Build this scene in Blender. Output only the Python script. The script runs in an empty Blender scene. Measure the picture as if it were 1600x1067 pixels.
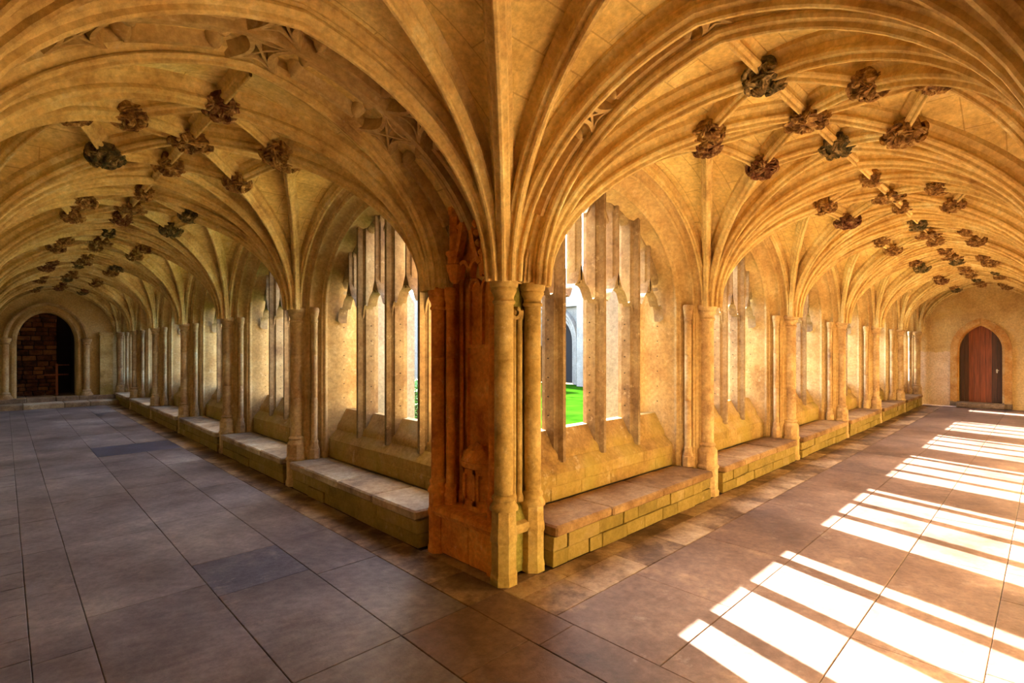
import bpy, bmesh, math, random
from math import sin, cos, pi, sqrt, atan2, radians
from mathutils import Vector, Matrix, noise
random.seed(7)
scene = bpy.context.scene
C = scene.collection

# ------------------------------------------------------------------ camera, world, sun, exposure
CAM = Vector((-2.37, -2.52, 1.6))
YAW = atan2(.717, .697)                       # heading measured from the X axis (the right-hand walk)
cam_d = bpy.data.cameras.new('camera'); cam = bpy.data.objects.new('camera', cam_d); C.objects.link(cam)
cam_d.sensor_width = 36.0; cam_d.lens = 817 / 1600 * 36.0; cam_d.clip_start = .02; cam_d.clip_end = 400
cam_d.shift_y = 10.5 / 1600
cam.location = CAM; cam.rotation_euler = (pi / 2, 0, YAW - pi / 2)
scene.camera = cam

world = bpy.data.worlds.new('world'); scene.world = world; world.use_nodes = True
wn = world.node_tree.nodes; wl = world.node_tree.links
sky = wn.new('ShaderNodeTexSky'); sky.sky_type = 'NISHITA'; sky.sun_disc = False
SUN_ELEV = radians(26.0); SUN_DIR = Vector((-.307, -1, 0)).normalized()      # the way the light travels on plan
sky.sun_elevation = SUN_ELEV; sky.sun_rotation = atan2(-SUN_DIR.x, -SUN_DIR.y)
sky.air_density = 1.0; sky.dust_density = 3.0; sky.ozone_density = 1.0
bg = wn['Background']; bg.inputs['Strength'].default_value = 0.55
wl.new(sky.outputs[0], bg.inputs['Color'])

sd = bpy.data.lights.new('sun', 'SUN'); sd.energy = 19.0; sd.angle = radians(.55); sd.color = (1.0, .96, .88)
sun = bpy.data.objects.new('sun', sd); C.objects.link(sun); sun.location = (8, 12, 14)
v = Vector((SUN_DIR.x * cos(SUN_ELEV), SUN_DIR.y * cos(SUN_ELEV), -sin(SUN_ELEV)))
sun.rotation_euler = v.to_track_quat('-Z', 'Y').to_euler()

vs = scene.view_settings
vs.view_transform = 'Standard'; vs.look = 'None'; vs.gamma = 1; vs.use_curve_mapping = False
vs.exposure = 2.68
scene.cycles.max_bounces = 14; scene.cycles.diffuse_bounces = 12
scene.cycles.sample_clamp_indirect = 12

# ------------------------------------------------------------------ materials
def srgb(r, g, b):
    f = lambda c: ((c / 255 + .055) / 1.055) ** 2.4 if c > 10 else c / 255 / 12.92
    return (f(r), f(g), f(b), 1)

ALB = (.74, .78, .80)
def stone(name, cols, scale=1.6, rough=.85, bump=.25, fine=28, algae=None, per=0.0, joints=None, flecks=None):
    """cols: list of (pos, colour) mixed by a large world-space noise; algae: (colour, z_top, amount) growth that follows damp"""
    m = bpy.data.materials.new(name); m.use_nodes = True; nt = m.node_tree; N = nt.nodes; L = nt.links
    b = N['Principled BSDF']; b.inputs['Roughness'].default_value = rough
    b.inputs['Specular IOR Level'].default_value = .25
    geo = N.new('ShaderNodeNewGeometry')
    n1 = N.new('ShaderNodeTexNoise'); n1.inputs['Scale'].default_value = scale; n1.inputs['Detail'].default_value = 8; n1.inputs['Roughness'].default_value = .68
    L.new(geo.outputs['Position'], n1.inputs['Vector'])
    cr = N.new('ShaderNodeValToRGB'); el = cr.color_ramp.elements
    while len(el) > 1: el.remove(el[-1])
    k_ = {'vault_plaster_stone': 1.34, 'rib_stone': 1.17}.get(name, 1.0)
    cols = [(p_, (c_[0] * ALB[0] * k_, c_[1] * ALB[1] * k_ * (1.04 if k_ > 1 else 1), c_[2] * ALB[2] * k_, 1)) for p_, c_ in cols]
    el[0].position, el[0].color = cols[0]
    for p, c in cols[1:]:
        e = el.new(p); e.color = c
    fac = n1.outputs['Fac']
    if per:
        oi = N.new('ShaderNodeObjectInfo'); ma = N.new('ShaderNodeMath'); ma.operation = 'MULTIPLY_ADD'
        L.new(oi.outputs['Random'], ma.inputs[0]); ma.inputs[1].default_value = per; L.new(fac, ma.inputs[2])
        ms = N.new('ShaderNodeMath'); ms.operation = 'SUBTRACT'; L.new(ma.outputs[0], ms.inputs[0]); ms.inputs[1].default_value = per / 2
        fac = ms.outputs[0]
    L.new(fac, cr.inputs['Fac'])
    col = cr.outputs['Color']
    n2 = N.new('ShaderNodeTexNoise'); n2.inputs['Scale'].default_value = fine; n2.inputs['Detail'].default_value = 6; n2.inputs['Roughness'].default_value = .7
    L.new(geo.outputs['Position'], n2.inputs['Vector'])
    mr = N.new('ShaderNodeMapRange'); mr.inputs[1].default_value = .3; mr.inputs[2].default_value = .7; mr.inputs[3].default_value = .66; mr.inputs[4].default_value = 1.18
    L.new(n2.outputs['Fac'], mr.inputs[0])
    mx = N.new('ShaderNodeMix'); mx.data_type = 'RGBA'; mx.blend_type = 'MULTIPLY'; mx.inputs[0].default_value = 1
    L.new(col, mx.inputs[6]); L.new(mr.outputs[0], mx.inputs[7]); col = mx.outputs[2]
    if flecks:
        n4 = N.new('ShaderNodeTexNoise'); n4.inputs['Scale'].default_value = flecks[0]; n4.inputs['Detail'].default_value = 5; n4.inputs['Roughness'].default_value = .75
        L.new(geo.outputs['Position'], n4.inputs['Vector'])
        m4 = N.new('ShaderNodeMapRange'); m4.inputs[1].default_value = .60; m4.inputs[2].default_value = .68; m4.inputs[3].default_value = 0; m4.inputs[4].default_value = flecks[1]
        L.new(n4.outputs['Fac'], m4.inputs[0])
        m5 = N.new('ShaderNodeMix'); m5.data_type = 'RGBA'; L.new(m4.outputs[0], m5.inputs[0]); L.new(col, m5.inputs[6]); m5.inputs[7].default_value = flecks[2]; col = m5.outputs[2]
    if joints:
        br = N.new('ShaderNodeTexBrick'); br.inputs['Scale'].default_value = 1
        br.inputs['Brick Width'].default_value = joints[0]; br.inputs['Row Height'].default_value = joints[1]
        br.inputs['Mortar Size'].default_value = .004; br.inputs['Color1'].default_value = (1, 1, 1, 1); br.inputs['Color2'].default_value = (.86, .84, .80, 1)
        br.inputs['Mortar'].default_value = (.55, .5, .42, 1)
        L.new(geo.outputs['Position'], br.inputs['Vector'])
        m2 = N.new('ShaderNodeMix'); m2.data_type = 'RGBA'; m2.blend_type = 'MULTIPLY'; m2.inputs[0].default_value = .75
        L.new(col, m2.inputs[6]); L.new(br.outputs['Color'], m2.inputs[7]); col = m2.outputs[2]
    if algae:
        ac, ztop, amt = algae
        sp = N.new('ShaderNodeSeparateXYZ'); L.new(geo.outputs['Position'], sp.inputs[0])
        n3 = N.new('ShaderNodeTexNoise'); n3.inputs['Scale'].default_value = 2.3; n3.inputs['Detail'].default_value = 7
        L.new(geo.outputs['Position'], n3.inputs['Vector'])
        a1 = N.new('ShaderNodeMath'); a1.operation = 'MULTIPLY_ADD'; L.new(n3.outputs['Fac'], a1.inputs[0]); a1.inputs[1].default_value = 2.4; a1.inputs[2].default_value = ztop - 1.2
        a2 = N.new('ShaderNodeMath'); a2.operation = 'SUBTRACT'; L.new(a1.outputs[0], a2.inputs[0]); L.new(sp.outputs['Z'], a2.inputs[1])
        a3 = N.new('ShaderNodeMapRange'); a3.inputs[1].default_value = -.15; a3.inputs[2].default_value = .5; a3.inputs[3].default_value = 0; a3.inputs[4].default_value = amt
        L.new(a2.outputs[0], a3.inputs[0])
        m3 = N.new('ShaderNodeMix'); m3.data_type = 'RGBA'; L.new(a3.outputs[0], m3.inputs[0]); L.new(col, m3.inputs[6]); m3.inputs[7].default_value = ac; col = m3.outputs[2]
    L.new(col, b.inputs['Base Color'])
    bp = N.new('ShaderNodeBump'); bp.inputs['Strength'].default_value = bump; bp.inputs['Distance'].default_value = .02
    ad = N.new('ShaderNodeMath'); ad.operation = 'MULTIPLY_ADD'; L.new(n2.outputs['Fac'], ad.inputs[0]); ad.inputs[1].default_value = .6; L.new(n1.outputs['Fac'], ad.inputs[2])
    L.new(ad.outputs[0], bp.inputs['Height']); L.new(bp.outputs['Normal'], b.inputs['Normal'])
    return m

def plain(name, c, rough=.6, metal=0, emit=None):
    m = bpy.data.materials.new(name); m.use_nodes = True; b = m.node_tree.nodes['Principled BSDF']
    b.inputs['Base Color'].default_value = c; b.inputs['Roughness'].default_value = rough; b.inputs['Metallic'].default_value = metal
    return m

ALG = srgb(150, 136, 52)
M = {}
M['web'] = stone('vault_plaster_stone', [(.30, srgb(184, 143, 84)), (.48, srgb(224, 187, 120)), (.62, srgb(240, 211, 148)), (.75, srgb(246, 229, 182))], 1.3, joints=(.62, .21), flecks=(4, 0.35, (.62, .50, .32, 1)))
M['rib'] = stone('rib_stone', [(.28, srgb(158, 117, 74)), (.42, srgb(212, 171, 110)), (.58, srgb(234, 199, 138)), (.72, srgb(248, 229, 182))], 2.2, bump=.3, flecks=(9, 0.5, (.62, .50, .32, 1)))
M['arch'] = stone('arch_stone', [(.28, srgb(174, 128, 78)), (.45, srgb(210, 170, 111)), (.62, srgb(228, 194, 137)), (.75, srgb(228, 205, 159))], 1.7, bump=.25, algae=(ALG, .25, .55), flecks=(7, 0.45, (.62, .50, .32, 1)))
M['pier'] = stone('pier_stone', [(.28, srgb(148, 111, 80)), (.44, srgb(200, 159, 110)), (.6, srgb(230, 195, 140)), (.74, srgb(234, 213, 172))], 2.6, bump=.35, algae=(ALG, .1, .5), flecks=(14, 0.6, (.62, .50, .32, 1)))
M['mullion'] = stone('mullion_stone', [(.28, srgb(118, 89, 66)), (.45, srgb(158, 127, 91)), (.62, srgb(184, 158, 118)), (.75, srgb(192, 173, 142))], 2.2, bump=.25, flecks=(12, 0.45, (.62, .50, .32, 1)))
M['dado'] = stone('dado_stone', [(.28, srgb(139, 103, 60)), (.45, srgb(183, 143, 84)), (.6, srgb(204, 166, 105)), (.74, srgb(211, 187, 136))], 2.4, bump=.4, algae=(ALG, .65, .6), per=.15, flecks=(6, 0.5, (.62, .50, .32, 1)))
M['riser'] = stone('bench_riser_stone', [(.28, srgb(112, 91, 53)), (.45, srgb(161, 135, 75)), (.6, srgb(188, 159, 96)), (.74, srgb(200, 168, 122))], 3.5, bump=.7, algae=(srgb(132, 113, 44), .7, .6), per=.25, flecks=(8, 0.5, (.62, .50, .32, 1)))
M['seat'] = stone('bench_seat_stone', [(.28, srgb(138, 115, 94)), (.45, srgb(188, 161, 130)), (.6, srgb(214, 191, 158)), (.74, srgb(230, 215, 188))], 2.6, bump=.5, per=.2, flecks=(7, .5, (.12, .07, .04, 1)))
M['seat_r'] = stone('brown_bench_seat_stone', [(.28, srgb(110, 78, 46)), (.45, srgb(156, 116, 74)), (.6, srgb(184, 144, 98)), (.74, srgb(206, 172, 124))], 2.6, bump=.6, per=.2, flecks=(7, .4, (.10, .055, .03, 1)))
M['moss'] = stone('green_stained_stone', [(.28, srgb(120, 112, 44)), (.45, srgb(168, 156, 74)), (.6, srgb(200, 184, 104)), (.74, srgb(216, 200, 140))], 3.2, bump=.4, flecks=(12, .4, (.62, .50, .32, 1)))
M['niche'] = stone('red_orange_stone', [(.28, srgb(174, 93, 37)), (.45, srgb(227, 139, 59)), (.6, srgb(248, 170, 81)), (.74, srgb(250, 205, 113))], 3.0, bump=.4, flecks=(14, 0.25, (.62, .50, .32, 1)))  # redder, more orange stone tone for the niche and the shafts beside it
M['green'] = stone('mossy_corner_stone', [(.28, srgb(150, 118, 62)), (.45, srgb(200, 164, 96)), (.6, srgb(226, 192, 126)), (.74, srgb(230, 204, 150))], 2.6, bump=.4, algae=(srgb(150, 142, 56), .3, .5), flecks=(12, 0.5, (.62, .50, .32, 1)))
M['floor'] = stone('flagstone', [(.30, srgb(86, 72, 68)), (.43, srgb(114, 98, 94)), (.56, srgb(136, 120, 116)), (.70, srgb(166, 150, 140))], 1.1, rough=.62, bump=.22, fine=18, per=.10, flecks=(3.2, .45, (.26, .20, .17, 1)))
M['floor_r'] = stone('worn_flagstone', [(.30, srgb(78, 56, 44)), (.45, srgb(112, 84, 70)), (.60, srgb(134, 104, 88)), (.72, srgb(178, 146, 118))], 1.3, rough=.6, bump=.25, fine=18, per=.07, flecks=(3.2, .45, (.26, .20, .17, 1)))
M['floor_edge'] = stone('border_flagstone', [(.30, srgb(84, 60, 40)), (.45, srgb(128, 98, 72)), (.55, srgb(170, 138, 106)), (.70, srgb(202, 172, 136))], 2.8, rough=.65, bump=.3, fine=18, per=.2, flecks=(4.5, .6, (.07, .045, .03, 1)))
M['ledger'] = stone('slate_ledger', [(.3, srgb(62, 62, 76)), (.6, srgb(84, 84, 104)), (.75, srgb(110, 104, 110))], 2.5, rough=.5, bump=.15)
M['ledger_worn'] = stone('worn_bluish_slab', [(.3, srgb(74, 68, 74)), (.5, srgb(100, 92, 98)), (.68, srgb(136, 120, 116))], 3.0, rough=.6, bump=.3, flecks=(5, .5, (.24, .19, .17, 1)))
M['mortar'] = stone('joint_earth', [(.3, srgb(72, 58, 50)), (.7, srgb(104, 86, 76))], 5)
M['boss'] = stone('weathered_boss_stone', [(.28, srgb(71, 47, 29)), (.43, srgb(143, 97, 56)), (.56, srgb(194, 146, 86)), (.70, srgb(250, 216, 145))], 14, bump=.8)
M['boss_red'] = stone('boss_stone_with_red_paint', [(.28, srgb(60, 40, 26)), (.45, srgb(132, 78, 54)), (.56, srgb(168, 122, 80)), (.70, srgb(232, 190, 136))], 14, bump=.8)
M['boss_green'] = stone('boss_stone_with_green_paint', [(.28, srgb(52, 42, 28)), (.45, srgb(100, 90, 60)), (.56, srgb(158, 128, 84)), (.70, srgb(236, 202, 144))], 14, bump=.8)
M['plaster'] = stone('old_wall_plaster', [(.28, srgb(195, 155, 99)), (.45, srgb(226, 185, 120)), (.6, srgb(239, 202, 139)), (.74, srgb(248, 217, 161))], 1.4, bump=.2, flecks=(5, 0.3, (.62, .50, .32, 1)))
M['patch'] = stone('pale_plaster_patch', [(.28, srgb(226, 182, 138)), (.5, srgb(248, 213, 172)), (.74, srgb(250, 227, 191))], 2.4, bump=.2)
M['doorstone'] = stone('orange_door_surround', [(.28, srgb(170, 108, 50)), (.45, srgb(206, 146, 76)), (.6, srgb(222, 172, 104)), (.74, srgb(230, 196, 140))], 3, bump=.3, flecks=(9, .5, (.62, .50, .32, 1)))
M['grey'] = stone('worn_grey_step', [(.3, srgb(112, 90, 72)), (.6, srgb(168, 140, 114)), (.75, srgb(196, 168, 140))], 5, bump=.5)
M['rubble'] = stone('dark_rubble', [(.3, srgb(60, 34, 22)), (.5, srgb(110, 66, 40)), (.7, srgb(150, 98, 56))], 5, bump=.6, per=.3)
M['ext'] = stone('pale_ashlar', [(.3, srgb(146, 134, 122)), (.5, srgb(168, 156, 142)), (.7, srgb(186, 174, 160))], 1.5, bump=.2)
M['ext_rubble'] = stone('pale_rubble', [(.3, srgb(120, 108, 98)), (.45, srgb(168, 154, 142)), (.6, srgb(206, 196, 184))], 7, bump=.6)
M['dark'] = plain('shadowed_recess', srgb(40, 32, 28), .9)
M['iron'] = plain('old_iron', srgb(60, 50, 42), .5, .6)
M['white'] = plain('brushed_steel_handle', srgb(200, 196, 190), .35, .9)

def grass_mat():
    m = bpy.data.materials.new('lawn_grass'); m.use_nodes = True; N = m.node_tree.nodes; L = m.node_tree.links; b = N['Principled BSDF']
    geo = N.new('ShaderNodeNewGeometry'); n = N.new('ShaderNodeTexNoise'); n.inputs['Scale'].default_value = 1.2; n.inputs['Detail'].default_value = 9
    L.new(geo.outputs['Position'], n.inputs['Vector'])
    cr = N.new('ShaderNodeValToRGB'); cr.color_ramp.elements[0].position = .35; cr.color_ramp.elements[0].color = (.007, .030, .0015, 1)
    cr.color_ramp.elements[1].position = .68; cr.color_ramp.elements[1].color = (.018, .058, .003, 1)
    L.new(n.outputs['Fac'], cr.inputs['Fac']); L.new(cr.outputs['Color'], b.inputs['Base Color']); b.inputs['Roughness'].default_value = 1
    b.inputs['Specular IOR Level'].default_value = 0
    return m
M['grass'] = grass_mat()
M['leaf'] = plain('shrub_leaf', srgb(70, 120, 30), .7)

def wood(name, c1, c2):
    m = bpy.data.materials.new(name); m.use_nodes = True; N = m.node_tree.nodes; L = m.node_tree.links; b = N['Principled BSDF']
    tc = N.new('ShaderNodeTexCoord'); mp = N.new('ShaderNodeMapping'); mp.inputs['Scale'].default_value = (30, 30, 1.6)
    L.new(tc.outputs['Object'], mp.inputs['Vector'])
    n = N.new('ShaderNodeTexNoise'); n.inputs['Scale'].default_value = 1.5; n.inputs['Detail'].default_value = 6; L.new(mp.outputs[0], n.inputs['Vector'])
    cr = N.new('ShaderNodeValToRGB'); cr.color_ramp.elements[0].position = .3; cr.color_ramp.elements[0].color = c1
    cr.color_ramp.elements[1].position = .7; cr.color_ramp.elements[1].color = c2
    L.new(n.outputs['Fac'], cr.inputs['Fac']); L.new(cr.outputs['Color'], b.inputs['Base Color']); b.inputs['Roughness'].default_value = .55
    return m
M['wood'] = wood('red_brown_boards', srgb(92, 40, 20), srgb(148, 74, 40))
M['wood_dark'] = wood('dark_boards', srgb(52, 26, 16), srgb(84, 44, 26))

# ------------------------------------------------------------------ helpers
def mk(name, verts, faces, mat, parent=None, mtx=None, angle=38, smooth=True):
    me = bpy.data.meshes.new(name); me.from_pydata([tuple(p) for p in verts], [], faces); me.update()
    me.materials.append(M[mat] if isinstance(mat, str) else mat)
    if smooth:
        me.polygons.foreach_set('use_smooth', [True] * len(me.polygons))
        me.set_sharp_from_angle(angle=radians(angle))
    return put(name, me, parent, mtx)

def put(name, me, parent=None, mtx=None):
    o = bpy.data.objects.new(name, me); C.objects.link(o)
    if parent is not None: o.parent = parent
    if mtx is not None: o.matrix_basis = mtx
    return o

def empty(name, mtx=None):
    o = bpy.data.objects.new(name, None); C.objects.link(o); o.empty_display_size = .2
    if mtx is not None: o.matrix_basis = mtx
    return o

def tag(o, label=None, cat=None, group=None, kind=None):
    if label: o['label'] = label
    if cat: o['category'] = cat
    if group: o['group'] = group
    if kind: o['kind'] = kind
    return o

class MB:
    def __init__(s): s.v = []; s.f = []
    def add(s, v, f):
        k = len(s.v); s.v += [Vector(p) for p in v]; s.f += [tuple(i + k for i in q) for q in f]; return s
    def box(s, x0, y0, z0, x1, y1, z1):
        v = [(x, y, z) for z in (z0, z1) for y in (y0, y1) for x in (x0, x1)]
        return s.add(v, [(0, 2, 3, 1), (4, 5, 7, 6), (0, 1, 5, 4), (2, 6, 7, 3), (0, 4, 6, 2), (1, 3, 7, 5)])
    def lathe(s, cx, cy, prof, n=16, rot=0.0):
        v = []; f = []
        for r, z in prof:
            for k in range(n):
                a = rot + 2 * pi * k / n; v.append((cx + r * cos(a), cy + r * sin(a), z))
        for i in range(len(prof) - 1):
            for k in range(n):
                a, b = i * n + k, i * n + (k + 1) % n; f.append((a, b, b + n, a + n))
        f.append(tuple(range(n - 1, -1, -1))); f.append(tuple((len(prof) - 1) * n + k for k in range(n)))
        return s.add(v, f)
    def extrude(s, poly, z0, z1):                       # vertical prism of a plan polygon
        n = len(poly); v = [(x, y, z0) for x, y in poly] + [(x, y, z1) for x, y in poly]
        f = [(k, (k + 1) % n, n + (k + 1) % n, n + k) for k in range(n)] + [tuple(range(n - 1, -1, -1)), tuple(range(n, 2 * n))]
        return s.add(v, f)
    def sweep(s, path, prof, frames, closed=True, caps=True):
        """frames: list of (side, normal) per path point; profile points (a,b) -> p + a*side + b*normal"""
        n = len(prof); v = []; f = []
        for p, (sd_, nn) in zip(path, frames):
            for a, b in prof: v.append(p + sd_ * a + nn * b)
        m = n if closed else n - 1
        for i in range(len(path) - 1):
            for k in range(m):
                a, b = i * n + k, i * n + (k + 1) % n; f.append((a, a + n, b + n, b))
        if closed and caps:
            f.append(tuple(range(n))); f.append(tuple((len(path) - 1) * n + k for k in range(n - 1, -1, -1)))
        return s.add(v, f)
    def tri(s): return sum(len(q) - 2 for q in s.f)
    def build(s, name, mat, parent=None, mtx=None, **k): return mk(name, s.v, s.f, mat, parent, mtx, **k)

def chbox(x0, y0, z0, x1, y1, z1, c=.008, jit=0.0):
    """a stone with chamfered arrises and slightly uneven corners"""
    bm = bmesh.new(); cs = [(x, y, z) for x in (x0, x1) for y in (y0, y1) for z in (z0, z1)]
    mid = Vector(((x0 + x1) / 2, (y0 + y1) / 2, (z0 + z1) / 2))
    for p in cs:
        p = Vector(p); d = Vector([1 if p[i] > mid[i] else -1 for i in range(3)])
        j = Vector([random.uniform(-jit, 0) for _ in range(3)]); p = p + Vector([d[i] * j[i] for i in range(3)])
        for ax in range(3):
            q = p.copy()
            for i in range(3):
                if i != ax: q[i] -= d[i] * c
            bm.verts.new(q)
    bmesh.ops.convex_hull(bm, input=bm.verts)
    bmesh.ops.dissolve_limit(bm, angle_limit=.02, verts=bm.verts, edges=bm.edges)
    vs_ = [v.co.copy() for v in bm.verts]; bm.verts.index_update()
    fs = [tuple(v.index for v in f.verts) for f in bm.faces]; bm.free()
    return vs_, fs

def block(name, mat, parent, *a, c=.008, jit=0.0, mtx=None):
    v_, f_ = chbox(*a, c=c, jit=jit); return mk(name, v_, f_, mat, parent, mtx, smooth=False)

# ------------------------------------------------------------------ shared dimensions
ZS = 2.06          # springing (top of the capitals)
RISE = 1.32
YI, YO = .10, -2.70; YC = (YI + YO) / 2; HB = (YI - YO) / 2
K = .86
BENCH = .31
def g(u):
    u = max(0.0, min(1.0, u)); return sqrt(max(0, 1 - (1 - K * u) ** 2)) / sqrt(1 - (1 - K) ** 2)

def local(walk, pos):
    """frame of a bay: x along the walk, +y towards the garth"""
    if walk == 'right': return Matrix.Translation((pos, 0, 0))
    return Matrix.Translation((0, pos, 0)) @ Matrix.Rotation(-pi / 2, 4, 'Z')

def zvault(x, y, W, y0=YO, y1=YI):
    cx = W / 2 if x > 0 else -W / 2; yc = (y0 + y1) / 2; cy = y1 if y > yc else y0
    dx, dy = abs(x - cx), abs(y - cy); s_ = sqrt(dx * dx + dy * dy)
    if s_ < 1e-6: return ZS
    a, b = W / 2, (y1 - y0) / 2; L = min(a * s_ / dx if dx > 1e-9 else 1e9, b * s_ / dy if dy > 1e-9 else 1e9)
    return ZS + RISE * g(s_ / L)

_RH = [(.052, -.06), (.052, .020), (.040, .032), (.024, .050), (.022, .082), (.034, .094), (.038, .108), (.032, .124), (.018, .130), (.012, .134), (.012, .156), (.006, .164)]
RIBP = [(-a_, b_) for a_, b_ in _RH] + [(a_, b_) for a_, b_ in _RH[::-1]]
def scaled(P, a, b): return [(x * a, y * b if y > 0 else y) for x, y in P]

def vertical_frames(path, plumb=False):
    fr = []
    d = (path[-1] - path[0]); d.z = 0; d.normalize(); sd_ = Vector((0, 0, 1)).cross(d)
    for i in range(len(path)):
        t = path[min(i + 1, len(path) - 1)] - path[max(i - 1, 0)]
        t.normalize(); fr.append((sd_, sd_.cross(t).normalized()))
    if plumb: fr[-1] = (sd_, Vector((0, 0, -1)))
    return fr

def rib_from_springer(c, ang, L, n=15, umax=1.0, r0=-.01):
    d = Vector((cos(ang), sin(ang), 0)); pts = []
    for i in range(n + 1):
        u = (i / n) ** 1.7 * umax
        pts.append(Vector((c[0], c[1], 0)) + d * (r0 + (L - r0) * u) + Vector((0, 0, ZS + RISE * g(u))))
    return pts

# ------------------------------------------------------------------ vault bays
mesh_cache = {}
def cached(key, fn):
    if key not in mesh_cache: mesh_cache[key] = fn()
    return mesh_cache[key]

def mesh_of(mb, name, mat, angle=38):
    me = bpy.data.meshes.new(name); me.from_pydata([tuple(p) for p in mb.v], [], mb.f); me.update(); me.materials.append(M[mat])
    me.polygons.foreach_set('use_smooth', [True] * len(me.polygons)); me.set_sharp_from_angle(angle=radians(angle)); return me

def web_mb(W, y0, y1):
    mb = MB(); a, b = W / 2, (y1 - y0) / 2; yc = (y0 + y1) / 2; NT, NS = 20, 16; th0 = atan2(b, a)
    for sx in (-1, 1):
        for sy in (-1, 1):
            cx, cy = sx * a, yc + sy * b; v = []; f = []
            ths = [th0 * k / (NT // 2) for k in range(NT // 2)] + [th0 + (pi / 2 - th0) * k / (NT // 2) for k in range(NT // 2 + 1)]
            for th in ths:
                L = min(a / cos(th) if cos(th) > 1e-9 else 1e9, b / sin(th) if sin(th) > 1e-9 else 1e9)
                for i in range(NS + 1):
                    u = (i / NS) ** 1.6
                    v.append((cx - sx * cos(th) * L * u, cy - sy * sin(th) * L * u, ZS + RISE * g(u)))
            for t in range(NT):
                for i in range(NS):
                    q = (t * (NS + 1) + i, t * (NS + 1) + i + 1, (t + 1) * (NS + 1) + i + 1, (t + 1) * (NS + 1) + i)
                    f.append(q if sx * sy > 0 else q[::-1])
            mb.add(v, f)
    return mb

def boss_mesh(seed, mat, flat=False):
    rnd = random.Random(seed); mb = MB(); NU, NV = 18, 9; R = .098 if not flat else .12; v = []; f = []
    hz = .07 if not flat else .025
    for j in range(NV + 1):
        ph = pi * .5 * j / NV
        for i in range(NU):
            th = 2 * pi * i / NU
            p = Vector((cos(th) * sin(ph), sin(th) * sin(ph), -cos(ph)))
            d = 1 + .30 * noise.noise(p * 3.2 + Vector((seed * 7, 0, 0))) + .22 * noise.noise(p * 8 + Vector((0, seed * 3, 0))) + .12 * (abs(sin(th * 4 + seed)) - .5)
            v.append((p.x * R * d, p.y * R * d, p.z * hz * d - .02))
    for j in range(NV):
        for i in range(NU):
            a, b = j * NU + i, j * NU + (i + 1) % NU; f.append((a, a + NU, b + NU, b))
    # neck up to the web
    k = len(v)
    for i in range(NU):
        x, y, z = v[NV * NU + i]; v.append((x * .8, y * .8, .045))
    for i in range(NU): f.append((NV * NU + i, k + i, k + (i + 1) % NU, NV * NU + (i + 1) % NU))
    mb.add(v, f)
    # curled leaves and knops packed over the face
    nl = 26 if not flat else 20
    for q in range(nl):
        t = (q + .5) / nl; ph = pi * .56 * sqrt(t); th = q * 2.39996 + rnd.uniform(-.3, .3)
        c0 = Vector((cos(th) * sin(ph) * R, sin(th) * sin(ph) * R, -cos(ph) * hz - .02)); out = Vector((cos(th) * sin(ph), sin(th) * sin(ph), -cos(ph))).normalized()
        e1 = Vector((cos(th) * cos(ph), sin(th) * cos(ph), sin(ph))).normalized(); e1 = (e1 * cos(q) + out.cross(e1) * sin(q)).normalized(); e2 = out.cross(e1)
        L_ = rnd.uniform(.028, .042); W_ = rnd.uniform(.013, .022); up_ = rnd.uniform(.010, .022); lv = []; lf = []
        for a in range(5):
            u = a / 4; ww = W_ * (.35, 1.15, .7, 1.0, .2)[a]; cc = c0 + e1 * (L_ * (2 * u - 1)) + out * (up_ * (.2 + sin(pi * (.15 + .7 * u))))
            lv += [cc - e2 * ww - out * .008, cc + out * .006 - e2 * ww * .5, cc - out * .003, cc + out * .006 + e2 * ww * .5, cc + e2 * ww - out * .008, cc - out * .03]
        for a in range(4):
            for b in range(6): lf.append((a * 6 + b, a * 6 + (b + 1) % 6, a * 6 + 6 + (b + 1) % 6, a * 6 + 6 + b))
        lf += [(5, 4, 3, 2, 1, 0), tuple(24 + b for b in range(6))]
        mb.add(lv, lf)
    return mesh_of(mb, 'boss', mat, 50)
BOSS = [boss_mesh(1, 'boss'), boss_mesh(2, 'boss'), boss_mesh(3, 'boss_red'), boss_mesh(4, 'boss_green'), boss_mesh(5, 'boss')]
BOSSF = boss_mesh(9, 'boss', flat=True)

def rib_obj(key, pts, parent, prof=RIBP, plumb=False):
    def fn():
        mb = MB(); mb.sweep(pts, prof, vertical_frames(pts, plumb), closed=False)
        return mesh_of(mb, 'rib', 'rib', 30)
    return put('rib', cached(key, fn), parent)

def surf_path(p, q, W, n=8, lift=0.0):
    pts = []
    for i in range(n + 1):
        t = i / n; x = p[0] + (q[0] - p[0]) * t; y = p[1] + (q[1] - p[1]) * t
        pts.append(Vector((x, y, zvault(x, y, W))))
    return pts

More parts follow.
